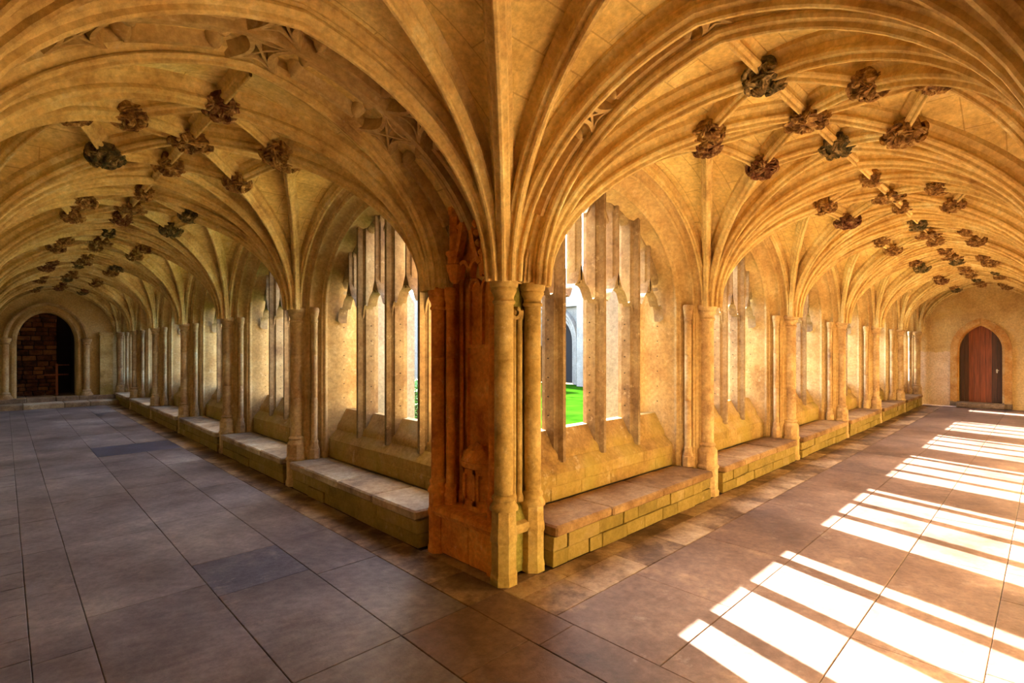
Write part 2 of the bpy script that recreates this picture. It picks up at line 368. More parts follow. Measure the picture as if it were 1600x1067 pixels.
def vault_bay(walk, pos, W, label_n):
    mt = local(walk, pos); key = round(W, 3)
    root = put('ceiling', cached(('web', key), lambda: mesh_of(web_mb(W, YO, YI), 'vault_web', 'web')), None, mt)
    tag(root, kind='structure')
    a, b = W / 2, HB
    R1, D, R2 = .78 * a / 1.4, (.50 * a / 1.4, .49), .74
    bosses = [(R1, YC), (-R1, YC), (0, YC + R2), (0, YC - R2)] + [(sx * D[0], YC + sy * D[1]) for sx in (-1, 1) for sy in (-1, 1)]
    k = 0
    for sx in (-1, 1):
        for sy in (-1, 1):
            c = (sx * a, YC + sy * b)
            targets = [(sx * R1, YC), (0, YC + sy * R2), (sx * D[0], YC + sy * D[1])]
            if sx < 0: targets.append((sx * a, YC))           # transverse rib shared with the next bay
            targets.append((0, c[1]))
            for t in targets:
                dx, dy = t[0] - c[0], t[1] - c[1]; ang = atan2(dy, dx); dist = sqrt(dx * dx + dy * dy)
                L = min(a * dist / abs(dx) if abs(dx) > 1e-6 else 1e9, b * dist / abs(dy) if abs(dy) > 1e-6 else 1e9)
                pts = rib_from_springer(c, ang, L, umax=min(1.0, dist / L))
                rib_obj(('rib', key, k), pts, root, RIBP if t[0] != 0 or t[1] != c[1] else scaled(RIBP, .8, .7), dist / L > .999); k += 1
    # ridge ribs
    for p, q in (((-a, YC), (-R1, YC)), ((R1, YC), (a, YC)), ((0, YI), (0, YC + R2)), ((0, YC - R2), (0, YO))):
        rib_obj(('rib', key, k), surf_path(p, q, W, 4), root, scaled(RIBP, .85, .85)); k += 1
    # liernes: the wheel and its spokes
    ring = sorted(bosses, key=lambda p: atan2(p[1] - YC, p[0]))
    for i in range(8):
        rib_obj(('rib', key, k), surf_path(ring[i], ring[(i + 1) % 8], W, 4), root, scaled(RIBP, .85, .9)); k += 1
        rib_obj(('rib', key, k), surf_path((0, YC), ring[i], W, 5), root, scaled(RIBP, .85, .9)); k += 1
    rnd = random.Random(label_n * 31 + (5 if walk == 'left' else 0))
    for (x, y) in bosses:
        s_ = rnd.uniform(.95, 1.2)
        me = rnd.choice(BOSS)
        put('boss', me, root, Matrix.Translation((x, y, zvault(x, y, W) - .09)) @ Matrix.Rotation(rnd.uniform(0, 6.28), 4, 'Z') @ Matrix.Scale(s_, 4))
    put('boss', BOSSF, root, Matrix.Translation((0, YC, ZS + RISE - .135)) @ Matrix.Scale(1.1, 4))
    return root

W1, WB = 2.80, 2.65
RIGHT = [(.36 + W1 / 2, W1)] + [(3.16 + WB * (i + .5), WB) for i in range(5)]
LEFT = [(.85 + W1 / 2, W1)] + [(3.65 + WB * (i + .5), WB) for i in range(5)]
XE, YE = 3.16 + WB * 5, 3.65 + WB * 5            # end walls
for i, (p, w) in enumerate(RIGHT): vault_bay('right', p, w, i)
for i, (p, w) in enumerate(LEFT): vault_bay('left', p, w, i)

# corner square vault
S0, S1 = YO, YI
cw = S1 - S0; cmt = Matrix.Translation((YC, 0, 0))
croot = put('ceiling', mesh_of(web_mb(cw, YO, YI), 'corner_vault_web', 'web'), None, cmt); tag(croot, kind='structure')
CR = scaled(RIBP, 1.3, 1.1)
for sx in (-1, 1):
    for sy in (-1, 1):
        c = (sx * cw / 2, YC + sy * HB)
        for th in (0, 23, 45, 67, 90):
            t_ = radians(th); L = min(cw / 2 / max(cos(t_), 1e-6), HB / max(sin(t_), 1e-6))
            pts = rib_from_springer(c, atan2(-sy * sin(t_), -sx * cos(t_)), L)
            mb = MB(); mb.sweep(pts, CR, vertical_frames(pts, True), closed=False); put('rib', mesh_of(mb, 'rib', 'rib', 30), croot)

# ------------------------------------------------------------------ wide panelled transverse arches beside the corner
def band_arch(y0, y1, mtx, half, offset, wallx, nreps, name):
    """local: span along x from -half..half centred on x=YC, width along y from y0 to y1"""
    root = empty(name, mtx); tag(root, kind='structure')
    x_in, x_out = YI, YO
    def P(x):   # edge rib line
        u = (x_in - x) / HB if x > YC else (x - x_out) / HB
        return ZS + RISE * g(u)
    def S(t):   # soffit line parametrised 0..1 across the span, recessed above the ribs; steep wall part first
        hs = HB + wallx
        if t < .5: u = (t * 2) ** 1.5; x = x_in + wallx - u * hs
        else: u = ((1 - t) * 2) ** 1.5; x = x_out - wallx + u * hs
        return Vector((x, 0, ZS + (RISE + offset) * g(u)))
    def N_(t):
        e = 1e-3; d = S(min(1, t + e)) - S(max(0, t - e)); d.normalize(); return Vector((-d.z, 0, d.x)) * (1 if True else -1)
    wdt = y1 - y0
    def Q(t, v_, h):  # h metres proud of the soffit, into the room
        p = S(t); n = N_(t)
        if n.z > 0: n = -n
        if abs(n.z) < 1e-3: n = Vector((-1 if p.x > YC else 1, 0, 0))
        return Vector((p.x, y0 + v_ * wdt, p.z)) + n * h
    # soffit panel
    NN = 56; mb = MB(); v_ = []; f_ = []
    for i in range(NN + 1):
        for j in range(2): v_.append(Q(i / NN, j, 0))
    for i in range(NN): f_.append((2 * i, 2 * i + 1, 2 * i + 3, 2 * i + 2))
    mb.add(v_, f_); mb.build('soffit', 'web', root)
    # edge ribs
    for yy in (y0, y1):
        for sgn in (0, 1):
            c = (x_in, yy) if sgn == 0 else (x_out, yy)
            pts = rib_from_springer(c, pi if sgn == 0 else 0, HB, n=18)
            pr = [(a_ * .95, b_ * .68 if b_ > 0 else -.10 - offset) for a_, b_ in RIBP]
            m2 = MB(); m2.sweep(pts, pr, vertical_frames(pts, True), closed=False); m2.build('rib', 'rib', root, angle=30)
    # blind tracery: long panels with rounded ends between starred squares
    ns = nreps; ncol = 2 if wdt > .5 else 1
    m_ = MB()
    def bar(pts2, w, h0=-.01, h1=.085):       # pts2 are (t, v); w metres wide
        P3 = [Q(t, v2, 0) for t, v2 in pts2]; vv = []; ff = []
        for i in range(len(P3)):
            a_ = P3[max(i - 1, 0)]; b_ = P3[min(i + 1, len(P3) - 1)]; d = (b_ - a_).normalized()
            n = Q(pts2[i][0], pts2[i][1], 1) - P3[i]; s_ = d.cross(n).normalized()
            vv += [P3[i] - s_ * w / 2 + n * h0, P3[i] - s_ * w / 4 + n * h1, P3[i] + s_ * w / 4 + n * h1, P3[i] + s_ * w / 2 + n * h0]
        for i in range(len(P3) - 1):
            for b in range(3): ff.append((4 * i + b, 4 * i + b + 4, 4 * i + b + 5, 4 * i + b + 1))
        ff += [(0, 1, 2, 3), tuple(4 * (len(P3) - 1) + q for q in (3, 2, 1, 0))]
        m_.add(vv, ff)
    # arc length table so that squares come out square
    tt = [i / 400 for i in range(401)]; al = [0]
    for i in range(400): al.append(al[-1] + (S(tt[i + 1]) - S(tt[i])).length)
    def t_at(l):
        l = max(0, min(al[-1], l))
        for i in range(400):
            if al[i + 1] >= l: return tt[i] + (tt[i + 1] - tt[i]) * (l - al[i]) / max(1e-9, al[i + 1] - al[i])
        return 1
    T = al[-1]; cell = wdt / ncol
    st = [T * f for f in ((.30, .50, .70))]
    lobes = []
    for cidx in range(ncol):
        va, vb = cidx / ncol, (cidx + 1) / ncol; vm = (va + vb) / 2
        for sc in st:
            h_ = cell * .42
            n_ = 8
            # X cross with incurved sides
            bar([(t_at(sc - h_ + 2 * h_ * i / n_), va + (vb - va) * i / n_) for i in range(n_ + 1)], .03)
            bar([(t_at(sc - h_ + 2 * h_ * i / n_), vb - (vb - va) * i / n_) for i in range(n_ + 1)], .03)
            for side in (-1, 1):
                # arched head of the long panel that abuts the star
                bar([(t_at(sc + side * (h_ + (-.24 * cell) * sin(pi * i / 10))), va + (vb - va) * i / 10) for i in range(11)], .05, h1=.09)
                for dv in (-.21, .21):
                    lobes.append((sc + side * (h_ + .20 * cell), vm + dv * (vb - va), .30 * cell))
            for e_ in (va, vb):
                s1 = 1 if e_ == va else -1
                bar([(t_at(sc - h_ + 2 * h_ * i / 10), e_ + s1 * (vb - va) * .24 * sin(pi * i / 10)) for i in range(11)], .028)
        # raised mouldings bounding the long panels
        bounds = [T * .12] + st + [T * .88]
        for q in range(len(bounds) - 1):
            l0 = bounds[q] + (cell * .62 if q > 0 else 0); l1 = bounds[q + 1] - (cell * .62 if q < len(bounds) - 2 else 0)
            if l1 - l0 < .1: continue
            for e_ in (.2, .8):
                bar([(t_at(l0 + (l1 - l0) * i / 10), va + (vb - va) * e_) for i in range(11)], .07, h1=.075)
    if ncol == 2: bar([(t_at(T * .05 + T * .9 * i / 60), .5) for i in range(61)], .08, h1=.10)
    m_.build('blind_tracery', 'arch', root, angle=45)
    lb = MB()
    for l, vv_, r in lobes:      # carved cusps
        c3 = Q(t_at(l), vv_, 0); n = (Q(t_at(l), vv_, 1) - c3).normalized(); e1 = Vector((0, 1, 0)); e2 = n.cross(e1); pts = []; fc = []
        nu, nv = 10, 4
        for j in range(nv + 1):
            ph = pi / 2 * j / nv
            for i in range(nu):
                th = 2 * pi * i / nu; pts.append(c3 + (e1 * cos(th) + e2 * sin(th)) * r * .42 * cos(ph) + n * (.085 * sin(ph)))
        for j in range(nv):
            for i in range(nu): fc.append((j * nu + i, j * nu + (i + 1) % nu, (j + 1) * nu + (i + 1) % nu, (j + 1) * nu + i))
        lb.add(pts, fc)
    lb.build('carved_cusp', 'arch', root, angle=60)['kind'] = 'stuff'
    return root
# left-walk band lies between the corner square and the first left bay
band_arch(.10, .85, Matrix.Identity(4), HB, .02, .20, 4, 'ceiling')
# right-walk band: mirror of axes (swap x and y) via rotation + reflection of order
RB = Matrix(((0, 1, 0, 0), (1, 0, 0, 0), (0, 0, 1, 0), (0, 0, 0, 1)))
def fix_mirror(root):
    """bake the axis swap into the meshes so nothing carries a negative scale"""
    for ch in list(root.children):
        me = ch.data; me.transform(RB); me.flip_normals()
    root.matrix_basis = Matrix.Identity(4)
rb_ = band_arch(.10, .36, Matrix.Identity(4), HB, .0, .02, 4, 'ceiling'); fix_mirror(rb_)

# ------------------------------------------------------------------ arcade bays: moulded arch, tracery, sill, dado, bench
def arch_contour(A_, H_, zb, y, n=22, i=0.0):
    a_, h_ = A_ - i, H_ - i * 1.45; pts = [Vector((-a_, y, zb)), Vector((-a_, y, (zb + ZS) / 2))]
    for k in range(n + 1):
        u = (k / n) ** 1.6; pts.append(Vector((-a_ * (1 - u), y, ZS + h_ * g(u))))
    for k in range(n - 1, -1, -1):
        u = (k / n) ** 1.6; pts.append(Vector((a_ * (1 - u), y, ZS + h_ * g(u))))
    pts += [Vector((a_, y, (zb + ZS) / 2)), Vector((a_, y, zb))]
    return pts

def roll(ci, cy, r, a0, a1, n=5): return [(ci + r * cos(radians(a0 + (a1 - a0) * k / n)), cy + r * sin(radians(a0 + (a1 - a0) * k / n))) for k in range(n + 1)]
PROF = [(0, .10), (.055, .10), (.065, .115), (.058, .14), (.066, .165), (.085, .175), (.095, .178)] + \
       [(.098, .19), (.112, .188), (.122, .20), (.12, .214), (.108, .222)] + \
       [(.104, .25), (.110, .285), (.128, .312), (.150, .325), (.160, .328), (.166, .345), (.176, .350), (.186, .365), (.182, .385), (.172, .395), (.172, .43), (.20, .50), (.20, .68), (.12, .92)]
INS = .20
WIN_MESH = {}
def arcade_window(walk, pos, W, idx):
    mt = local(walk, pos); key = round(W, 3); A_ = W / 2; at, ht = A_ - INS, RISE - INS * 1.45
    zt = lambda x: ZS + ht * g(1 - min(1, abs(x) / at))
    if key not in WIN_MESH:
        d = {}
        mb = MB(); cs = [arch_contour(A_, RISE, BENCH - .02, y, i=i) for i, y in PROF]; n = len(cs[0]); v_ = [p for c in cs for p in c]; f_ = []
        for j in range(len(cs) - 1):
            for k in range(n - 1): f_.append((j * n + k, j * n + k + 1, (j + 1) * n + k + 1, (j + 1) * n + k))
        mb.add(v_, f_); d['arch'] = mesh_of(mb, 'arch_moulding', 'arch', 32)
        # mullions
        def mull(x, w, y0_, y1_, z0, z1):
            m_ = MB(); ym = (y0_ + y1_) / 2
            dd = y1_ - y0_; hp = [(.17, 0), (.22, .11), (.24, .22), (.38, .30), (.5, .32), (.5, .76), (.40, .78), (.34, .92), (.30, 1)]
            pl = [(x + w * a_, y0_ + dd * b_) for a_, b_ in hp] + [(x - w * a_, y0_ + dd * b_) for a_, b_ in hp[::-1]]
            m_.extrude(pl, z0, z1); return m_
        p = 2 * at / 4
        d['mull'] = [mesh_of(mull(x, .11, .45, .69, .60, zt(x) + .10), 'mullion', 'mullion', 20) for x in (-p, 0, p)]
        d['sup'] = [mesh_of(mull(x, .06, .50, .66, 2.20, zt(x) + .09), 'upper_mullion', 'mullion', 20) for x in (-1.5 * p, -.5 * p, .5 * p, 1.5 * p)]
        def plate(xs, lo, up, y0_, y1_):
            v2 = []; f2 = []; m_ = MB()
            for x in xs:
                l, u_ = lo(x), up(x); u_ = max(u_, l + .002)
                v2 += [(x, y0_ + .035, l), (x, y0_, l + .03 if u_ - l > .07 else (l + u_) / 2), (x, y0_, u_ - .02 if u_ - l > .07 else (l + u_) / 2), (x, y0_ + .02, u_), (x, y1_, u_), (x, y1_, l)]
            for i in range(len(xs) - 1):
                for b in range(6): f2.append((6 * i + b, 6 * (i + 1) + b, 6 * (i + 1) + (b + 1) % 6, 6 * i + (b + 1) % 6))
            f2 += [tuple(range(5, -1, -1)), tuple(6 * (len(xs) - 1) + b for b in range(6))]
            m_.add(v2, f2); return m_
        d['head'] = []; d['panel'] = []
        for q in range(4):
            c = (-1.5 + q) * p; r = p / 2 - .03
            def lo(x, c=c, r=r):
                t = min(1, abs(x - c) / r); base = 1.90 + .30 * sqrt(max(0, 1 - t * t)) ** .9
                cusp = .075 * math.exp(-((t - .62) / .13) ** 2); return base - cusp
            def up(x, c=c, r=r):
                t = min(1, abs(x - c) / r); return min(1.96 + .42 * (1 - t) ** 1.25 - .05 * sin(pi * t), zt(x) + .03)
            xs = [c - r + 2 * r * i / 28 for i in range(29)]
            d['head'].append(mesh_of(plate(xs, lo, up, .50, .61), 'tracery_head', 'mullion', 40))
            for hs in (-1, 1):
                pc = c + hs * p / 4; rr = p / 4 - .02
                xe = [pc - rr + 2 * rr * i / 12 for i in range(13)]
                zb = min(zt(xe[0]), zt(xe[-1])); zh = max(zb - .10, zt(pc) - .26)
                def lo2(x, pc=pc, rr=rr, zh=zh):
                    t = min(1, abs(x - pc) / rr); return min(zh + .12 * sqrt(max(0, 1 - t * t)) - .025 * math.exp(-((t - .6) / .14) ** 2), zt(x) - .0)
                d['panel'].append(mesh_of(plate(xe, lo2, lambda x: zt(x) + .04, .54, .64), 'panel_head', 'mullion', 40))
        mb = MB()      # small eyelet bars under the apex
        for s_ in (-1, 1):
            pth = [Vector((s_ * (.02 + .16 * t), .55, ZS + ht - .05 - .30 * t ** 1.4 * .6)) for t in [k / 6 for k in range(7)]]
            mb.sweep(pth, [(-.02, -.02), (.02, -.02), (.02, .02), (-.02, .02)], [(Vector((0, 1, 0)), Vector((0, 0, 1)))] * 7)
        d['eye'] = mesh_of(mb, 'apex_bar', 'mullion', 30)
        # sill: two weathered slopes
        sp = [(.42, .525), (.432, .545), (.50, .625), (.505, .66), (.52, .70), (.545, .73), (.60, .83), (.62, .865), (.72, .865), (.95, .72), (.95, .40), (.42, .40)]
        mb = MB(); x0, x1 = -(A_ - .10), A_ - .10; mb.add([(x0, y, z) for y, z in sp] + [(x1, y, z) for y, z in sp], [(k, (k + 1) % 12, 12 + (k + 1) % 12, 12 + k) for k in range(12)] + [tuple(range(11, -1, -1)), tuple(range(12, 24))])
        d['sill'] = mesh_of(mb, 'window_sill', 'dado', 25)
        # bar sockets down the mullions
        mb = MB()
        for x in (-at, -p, 0, p, at):
            for sgn in (-1, 1):
                if abs(x) == at and sgn * x > 0: continue
                xx = x + sgn * (.0605 if abs(x) < at else .002)
                for k in range(6):
                    z = 1.0 + .17 * k; mb.box(xx - .004, .585, z - .005, xx + .004, .595, z + .005)
        d['peg'] = mesh_of(mb, 'bar_socket', 'iron')
        WIN_MESH[key] = d
    d = WIN_MESH[key]
    root = put('window_%d' % idx, d['arch'], None, mt); tag(root, kind='structure')
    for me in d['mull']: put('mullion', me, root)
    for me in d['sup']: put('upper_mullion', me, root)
    for me in d['head']: put('tracery_head', me, root)
    for me in d['panel']: put('panel_head', me, root)
    put('apex_bar', d['eye'], root); put('window_sill', d['sill'], root)
    put('bar_socket', d['peg'], root)['kind'] = 'stuff'
    return root

def arcade_wall(name, walk, bays):
    root = empty(name); tag(root, kind='structure')
    for bi, (pos, W) in enumerate(bays):
        mt = local(walk, pos); A_ = W / 2
        # dado courses of separate stones
        x0, x1 = -(A_ - .17), A_ - .17
        for (z0, z1) in ((BENCH - .01, .425), (.425, .53)):
            x = x0
            while x < x1 - .01:
                w = random.uniform(.32, .62); xn = x + w
                if x1 - xn < .22: xn = x1
                block('stone', 'dado', root, x + .001, .42 - random.uniform(0, .006), z0 + .001, xn - .002, .60, z1 - .002, c=.006, mtx=mt); x = xn
        # outside face and head of the wall
        ct = arch_contour(A_, RISE, .0, .92, i=.14); n = len(ct); TOP = 4.3; v_ = []; f_ = []
        for p in ct[2:-2]: v_ += [(p.x, .92, p.z), (p.x, .92, TOP)]
        for k in range(len(ct) - 5): f_.append((2 * k, 2 * k + 1, 2 * k + 3, 2 * k + 2))
        mb = MB(); mb.add(v_, f_)
        for s_ in (-1, 1):
            xa, xb = sorted((s_ * A_, s_ * (A_ - .14))); mb.add([(xa, .92, 0), (xb, .92, 0), (xb, .92, TOP), (xa, .92, TOP)], [(0, 1, 2, 3)])
        mb.box(-A_, .60, 0, A_, .93, .42)
        mb.build('garth_face', 'ext', root, mt)
    return root
wr_ = arcade_wall('wall_right', 'right', RIGHT); wl0_ = arcade_wall('wall_left', 'left', LEFT)
n_ = 1
for p, w in RIGHT: arcade_window('right', p, w, n_); n_ += 1
for p, w in LEFT: arcade_window('left', p, w, n_); n_ += 1

# ------------------------------------------------------------------ piers
def shaft_prof(r, z0, z1): return [(r, z0), (r, 1.02), (r - .003, 1.024), (r, 1.028), (r, 1.52), (r - .003, 1.524), (r, 1.528), (r, z1)]
CAPP = lambda r: [(r, 1.90), (r * 1.16, 1.905), (r * 1.20, 1.92), (r * 1.05, 1.93), (r * 1.03, 1.945), (r * 1.12, 1.965), (r * 1.32, 1.985), (r * 1.36, 2.0), (r * 1.30, 2.01), (r * 1.44, 2.02), (r * 1.50, 2.04), (r * 1.46, 2.065), (r * 1.2, 2.075)]
def baseP(r, z): return [(r * 1.5, z), (r * 1.52, z + .012), (r * 1.40, z + .03), (r * 1.18, z + .05), (r * 1.14, z + .062), (r * 1.28, z + .075), (r * 1.24, z + .09), (r, z + .105)]
PIER = {}
def pier_parts():
    if PIER: return PIER
    mb = MB(); mb.lathe(0, .10, shaft_prof(.07, .55, 1.92), 16); PIER['shaft'] = mesh_of(mb, 'shaft', 'pier', 45)
    mb = MB(); mb.lathe(0, .10, CAPP(.07), 16); PIER['capital'] = mesh_of(mb, 'capital', 'pier', 45)
    mb = MB(); mb.lathe(0, .10, baseP(.07, .47), 16); PIER['base'] = mesh_of(mb, 'base', 'pier', 45)
    mb = MB(); mb.lathe(0, .10, [(.122, 0), (.122, .05), (.112, .07), (.112, BENCH - .02), (.122, BENCH - .01), (.122, BENCH + .01), (.108, BENCH + .03), (.106, .47)], 8, pi / 8); PIER['pedestal'] = mesh_of(mb, 'pedestal', 'pier', 20)
    for s_, nm in ((-1, 'a'), (1, 'b')):
        x = s_ * .150; y = .245; r = .036
        mb = MB(); mb.lathe(x, y, shaft_prof(r, .50, 1.93), 12); PIER['side' + nm] = mesh_of(mb, 'side_shaft', 'pier', 45)
        mb = MB(); mb.lathe(x, y, CAPP(r), 12); PIER['cap' + nm] = mesh_of(mb, 'side_capital', 'pier', 45)
        mb = MB(); mb.lathe(x, y, [(r * 1.7, BENCH), (r * 1.7, .42)] + [(a, z) for a, z in baseP(r, .425)], 8, pi / 8); PIER['sb' + nm] = mesh_of(mb, 'side_base', 'pier', 30)
    mb = MB(); v_ = [(-.28, .90, 0), (.28, .90, 0), (.28, 1.75, 0), (-.28, 1.75, 0), (-.28, .90, 2.0), (.28, .90, 2.0), (.28, 1.75, 2.0), (-.28, 1.75, 2.0), (-.28, .90, 2.9), (.28, .90, 2.9), (.28, 1.25, 2.4), (-.28, 1.25, 2.4)]
    mb.box(-.28, .90, 0, .28, 1.55, 2.2); mb.add([(-.28, .90, 2.2), (.28, .90, 2.2), (.28, 1.55, 2.2), (-.28, 1.55, 2.2), (-.28, .90, 2.75), (.28, .90, 2.75), (.28, 1.2, 2.75), (-.28, 1.2, 2.75)], [(0, 4, 7, 3), (1, 2, 6, 5), (2, 3, 7, 6), (4, 5, 6, 7)])
    mb.box(-.31, .90, 0, .31, 1.60, .35)
    PIER['buttress'] = mesh_of(mb, 'buttress', 'ext', 20)
    return PIER
ORD = ['first', 'second', 'third', 'fourth', 'fifth', 'sixth']
def pier(walk, pos, i, last=False):
    P_ = pier_parts(); root = empty('clustered_pier', local(walk, pos))
    where = 'right' if walk == 'right' else 'left'
    lab = {('right', 0): 'ochre clustered stone pier nearest the corner in the right walk', ('left', 0): 'ochre clustered stone pier nearest the corner in the left walk'}.get((walk, i),
          '%s clustered stone pier from the corner along the %s walk' % (ORD[i], where))
    if last: lab = 'half-hidden clustered pier against the end wall of the %s walk' % where
    tag(root, lab, 'pier', 'clustered piers along the %s walk' % where)
    for nm, k in (('pedestal', 'pedestal'), ('base', 'base'), ('shaft', 'shaft'), ('capital', 'capital'), ('side_shaft', 'sidea'), ('side_capital', 'capa'), ('side_base', 'sba'), ('side_shaft', 'sideb'), ('side_capital', 'capb'), ('side_base', 'sbb')):
        put(nm, P_[k], root)
for i in range(5):
    put('buttress', pier_parts()['buttress'], wr_, local('right', 3.16 + WB * i)); put('buttress', pier_parts()['buttress'], wl0_, local('left', 3.65 + WB * i))
for i in range(5): pier('right', 3.16 + WB * i, i)
for i in range(5): pier('left', 3.65 + WB * i, i)
pier('right', XE - .22, 5, True); pier('left', YE - .22, 5, True)

# corner pier: big shaft on the arris, a second shaft to the right, a pair beyond the niche to the left
cp = empty('corner_pier', Matrix.Translation((0, 0, 0)))
tag(cp, 'massive corner pier of clustered shafts where the two walks meet', 'pier')
def col(cx, cy, r, mat, ped=True, zb=.47, zped=0, lbl=None):
    mb = MB(); mb.lathe(cx, cy, shaft_prof(r, zb + .08, 1.92), 18); o = mb.build('shaft', mat, cp, angle=45)
    mb = MB(); mb.lathe(cx, cy, CAPP(r), 18); mb.build('capital', mat, cp, angle=45)
    mb = MB(); mb.lathe(cx, cy, baseP(r, zb), 18); mb.build('base', mat, cp, angle=45)
    if ped:
        mb = MB(); mb.lathe(cx, cy, [(r * 1.5, zped), (r * 1.5, .05), (r * 1.38, .07), (r * 1.38, .28), (r * 1.5, .30), (r * 1.5, .33), (r * 1.38, .36), (r * 1.35, zb)], 8, pi / 8); mb.build('pedestal', mat, cp, angle=20)
    return o
col(.085, .085, .066, 'green', zb=.50)
col(.385, .10, .062, 'green')
col(.10, .86, .055, 'niche')
col(.15, .765, .036, 'niche', zb=.44, zped=.33)
col(.115, .225, .034, 'niche', zb=.50)
mb = MB()                                                       # masonry core behind the shafts
mb.box(.30, .28, 0, .40, .93, 4.3); mb.box(.13, .165, 0, .36, .27, 2.3); mb.box(.30, .47, 0, .48, .93, 4.3)
mb.build('core', 'moss', cp, smooth=False)
mb = MB(); mb.box(.14, .268, 0, .34, .29, 2.3); mb.box(.20, .79, 0, .34, .93, 2.45); mb.build('jamb', 'niche', cp, smooth=False)
# plinth below the niche and its ledge roll
block('plinth_stone', 'niche', cp, .075, .20, 0, .36, .46, .30, c=.01, jit=.004); block('plinth_stone', 'niche', cp, .075, .462, 0, .36, .85, .30, c=.01, jit=.004)
mb = MB(); path = [Vector((.085, y, .335)) for y in (.12, .3, .5, .7, .86)]
mb.sweep(path, [(-.0, -.05), (-.045, -.035), (-.062, 0), (-.05, .03), (-.015, .045), (.22, .045), (.22, -.05)], [(Vector((1, 0, 0)), Vector((0, 0, 1)))] * 5); mb.build('ledge_roll', 'niche', cp)
mb = MB(); path = [Vector((x, .115, .335)) for x in (.12, .2, .28, .36)]
mb.sweep(path, [(0, -.05), (-.045, -.035), (-.062, 0), (-.05, .03), (-.015, .045), (.22, .045), (.22, -.05)], [(Vector((0, 1, 0)), Vector((0, 0, 1)))] * 4); mb.build('ledge_roll', 'green', cp)
block('plinth_stone', 'moss', cp, .12, .12, 0, .36, .30, .29, c=.01); 
mb = MB(); mb.add([(.16, .10, .38), (.34, .10, .38), (.34, .26, .38), (.16, .26, .38), (.17, .17, .52), (.33, .17, .52), (.33, .26, .56), (.17, .26, .56)], [(0, 1, 5, 4), (4, 5, 6, 7), (0, 4, 7, 3), (1, 2, 6, 5)]); mb.build('weathering', 'moss', cp, smooth=False)
for x, y, r in ((.25, .155, .016), (.295, .145, .022)):
    mb = MB(); mb.lathe(x, y, [(r * 1.4, .50), (r * 1.4, .54), (r, .56), (r, 1.80), (r * 1.5, 1.83), (r * 1.5, 1.87), (r, 1.88)], 10); mb.build('thin_shaft', 'green', cp, angle=45)
# scrolled carved cusp beside the corner capital
mb = MB(); path = []; fr = []
for k in range(15):
    a = pi * 1.5 * k / 14; rr = .058 - .035 * k / 14
    path.append(Vector((.235 + rr * cos(a + pi * .9), .14, 1.86 + rr * sin(a + pi * .9)))); fr.append((Vector((0, 1, 0)), Vector((cos(a + pi * .9), 0, sin(a + pi * .9)))))
mb.sweep(path, [(-.03, -.012), (.03, -.012), (.03, .014), (-.03, .014)], fr); mb.build('carved_scroll', 'green', cp)

# ------------------------------------------------------------------ statue niche on the left face of the corner pier
mb = MB(); mb.box(-.004, -.25, .30, .006, .25, 2.85); ni = mb.build('statue_niche', 'niche', cp, Matrix.Translation((.30, .53, 0)), smooth=False)
ni['label'] = 'empty rust-coloured statue niche with a hanging canopy'
ny = .49
def nloc(mb): # into the niche frame
    for p in mb.v: p.x -= .30; p.y -= ny
    return mb
mb = MB()      # half-octagon pedestal with sunk panels
def poly8(cx, cy, r): return [(cx - r * cos(a), cy + r * sin(a)) for a in [radians(x) for x in (-90, -67.5, -22.5, 22.5, 67.5, 90)]]
for r, z0, z1 in ((.195, .38, .42), (.175, .42, .67), (.195, .67, .70), (.21, .70, .74)):
    pl = [(.30 - r * .95 * cos(radians(a)) * .9, ny + r * 1.0 * sin(radians(a))) for a in (-90, -62, -22, 22, 62, 90)]; mb.extrude(pl, z0, z1)
nloc(mb).build('bracket', 'niche', ni, smooth=False)
mb = MB()
for aa, bb in ((-62, -22), (-22, 22), (22, 62)):
    for rr in (.184,):
        p0 = Vector((.30 - rr * .855 * cos(radians(aa)), ny + rr * sin(radians(aa)), 0)); p1 = Vector((.30 - rr * .855 * cos(radians(bb)), ny + rr * sin(radians(bb)), 0)); d = (p1 - p0).normalized(); n = Vector((d.y, -d.x, 0)); n = n if n.x < 0 else -n
        Lp = (p1 - p0).length
        for a0, a1, z0, z1 in ((0, .18, .42, .69), (.82, 1, .42, .69), (0, 1, .42, .46), (0, 1, .65, .69)):
            q0 = p0 + d * Lp * a0; q1 = p0 + d * Lp * a1
            vv = [q0, q1, q1 + n * .014, q0 + n * .014]; mb.add([(v_.x, v_.y, z0) for v_ in vv] + [(v_.x, v_.y, z1) for v_ in vv], [(0, 1, 5, 4), (1, 2, 6, 5), (2, 3, 7, 6), (3, 0, 4, 7), (4, 5, 6, 7), (3, 2, 1, 0)])
nloc(mb).build('bracket_panelling', 'niche', ni, smooth=False)
mb = MB()      # broken foliage bed on top of the bracket
random.seed(11)
NU, NV = 20, 6; v_ = []; f_ = []
for j in range(NV + 1):
    for i in range(NU):
        th = 2 * pi * i / NU; ph = pi / 2 * j / NV; q = Vector((cos(th) * cos(ph), sin(th) * cos(ph), sin(ph))); dd = 1 + .35 * noise.noise(q * 4)
        v_.append((.25 + q.x * .11 * dd, ny + q.y * .17 * dd, .73 + q.z * .13 * dd))
for j in range(NV):
    for i in range(NU): f_.append((j * NU + i, j * NU + (i + 1) % NU, (j + 1) * NU + (i + 1) % NU, (j + 1) * NU + i))
mb.add(v_, f_); nloc(mb).build('foliage_bed', 'niche', ni, angle=70)
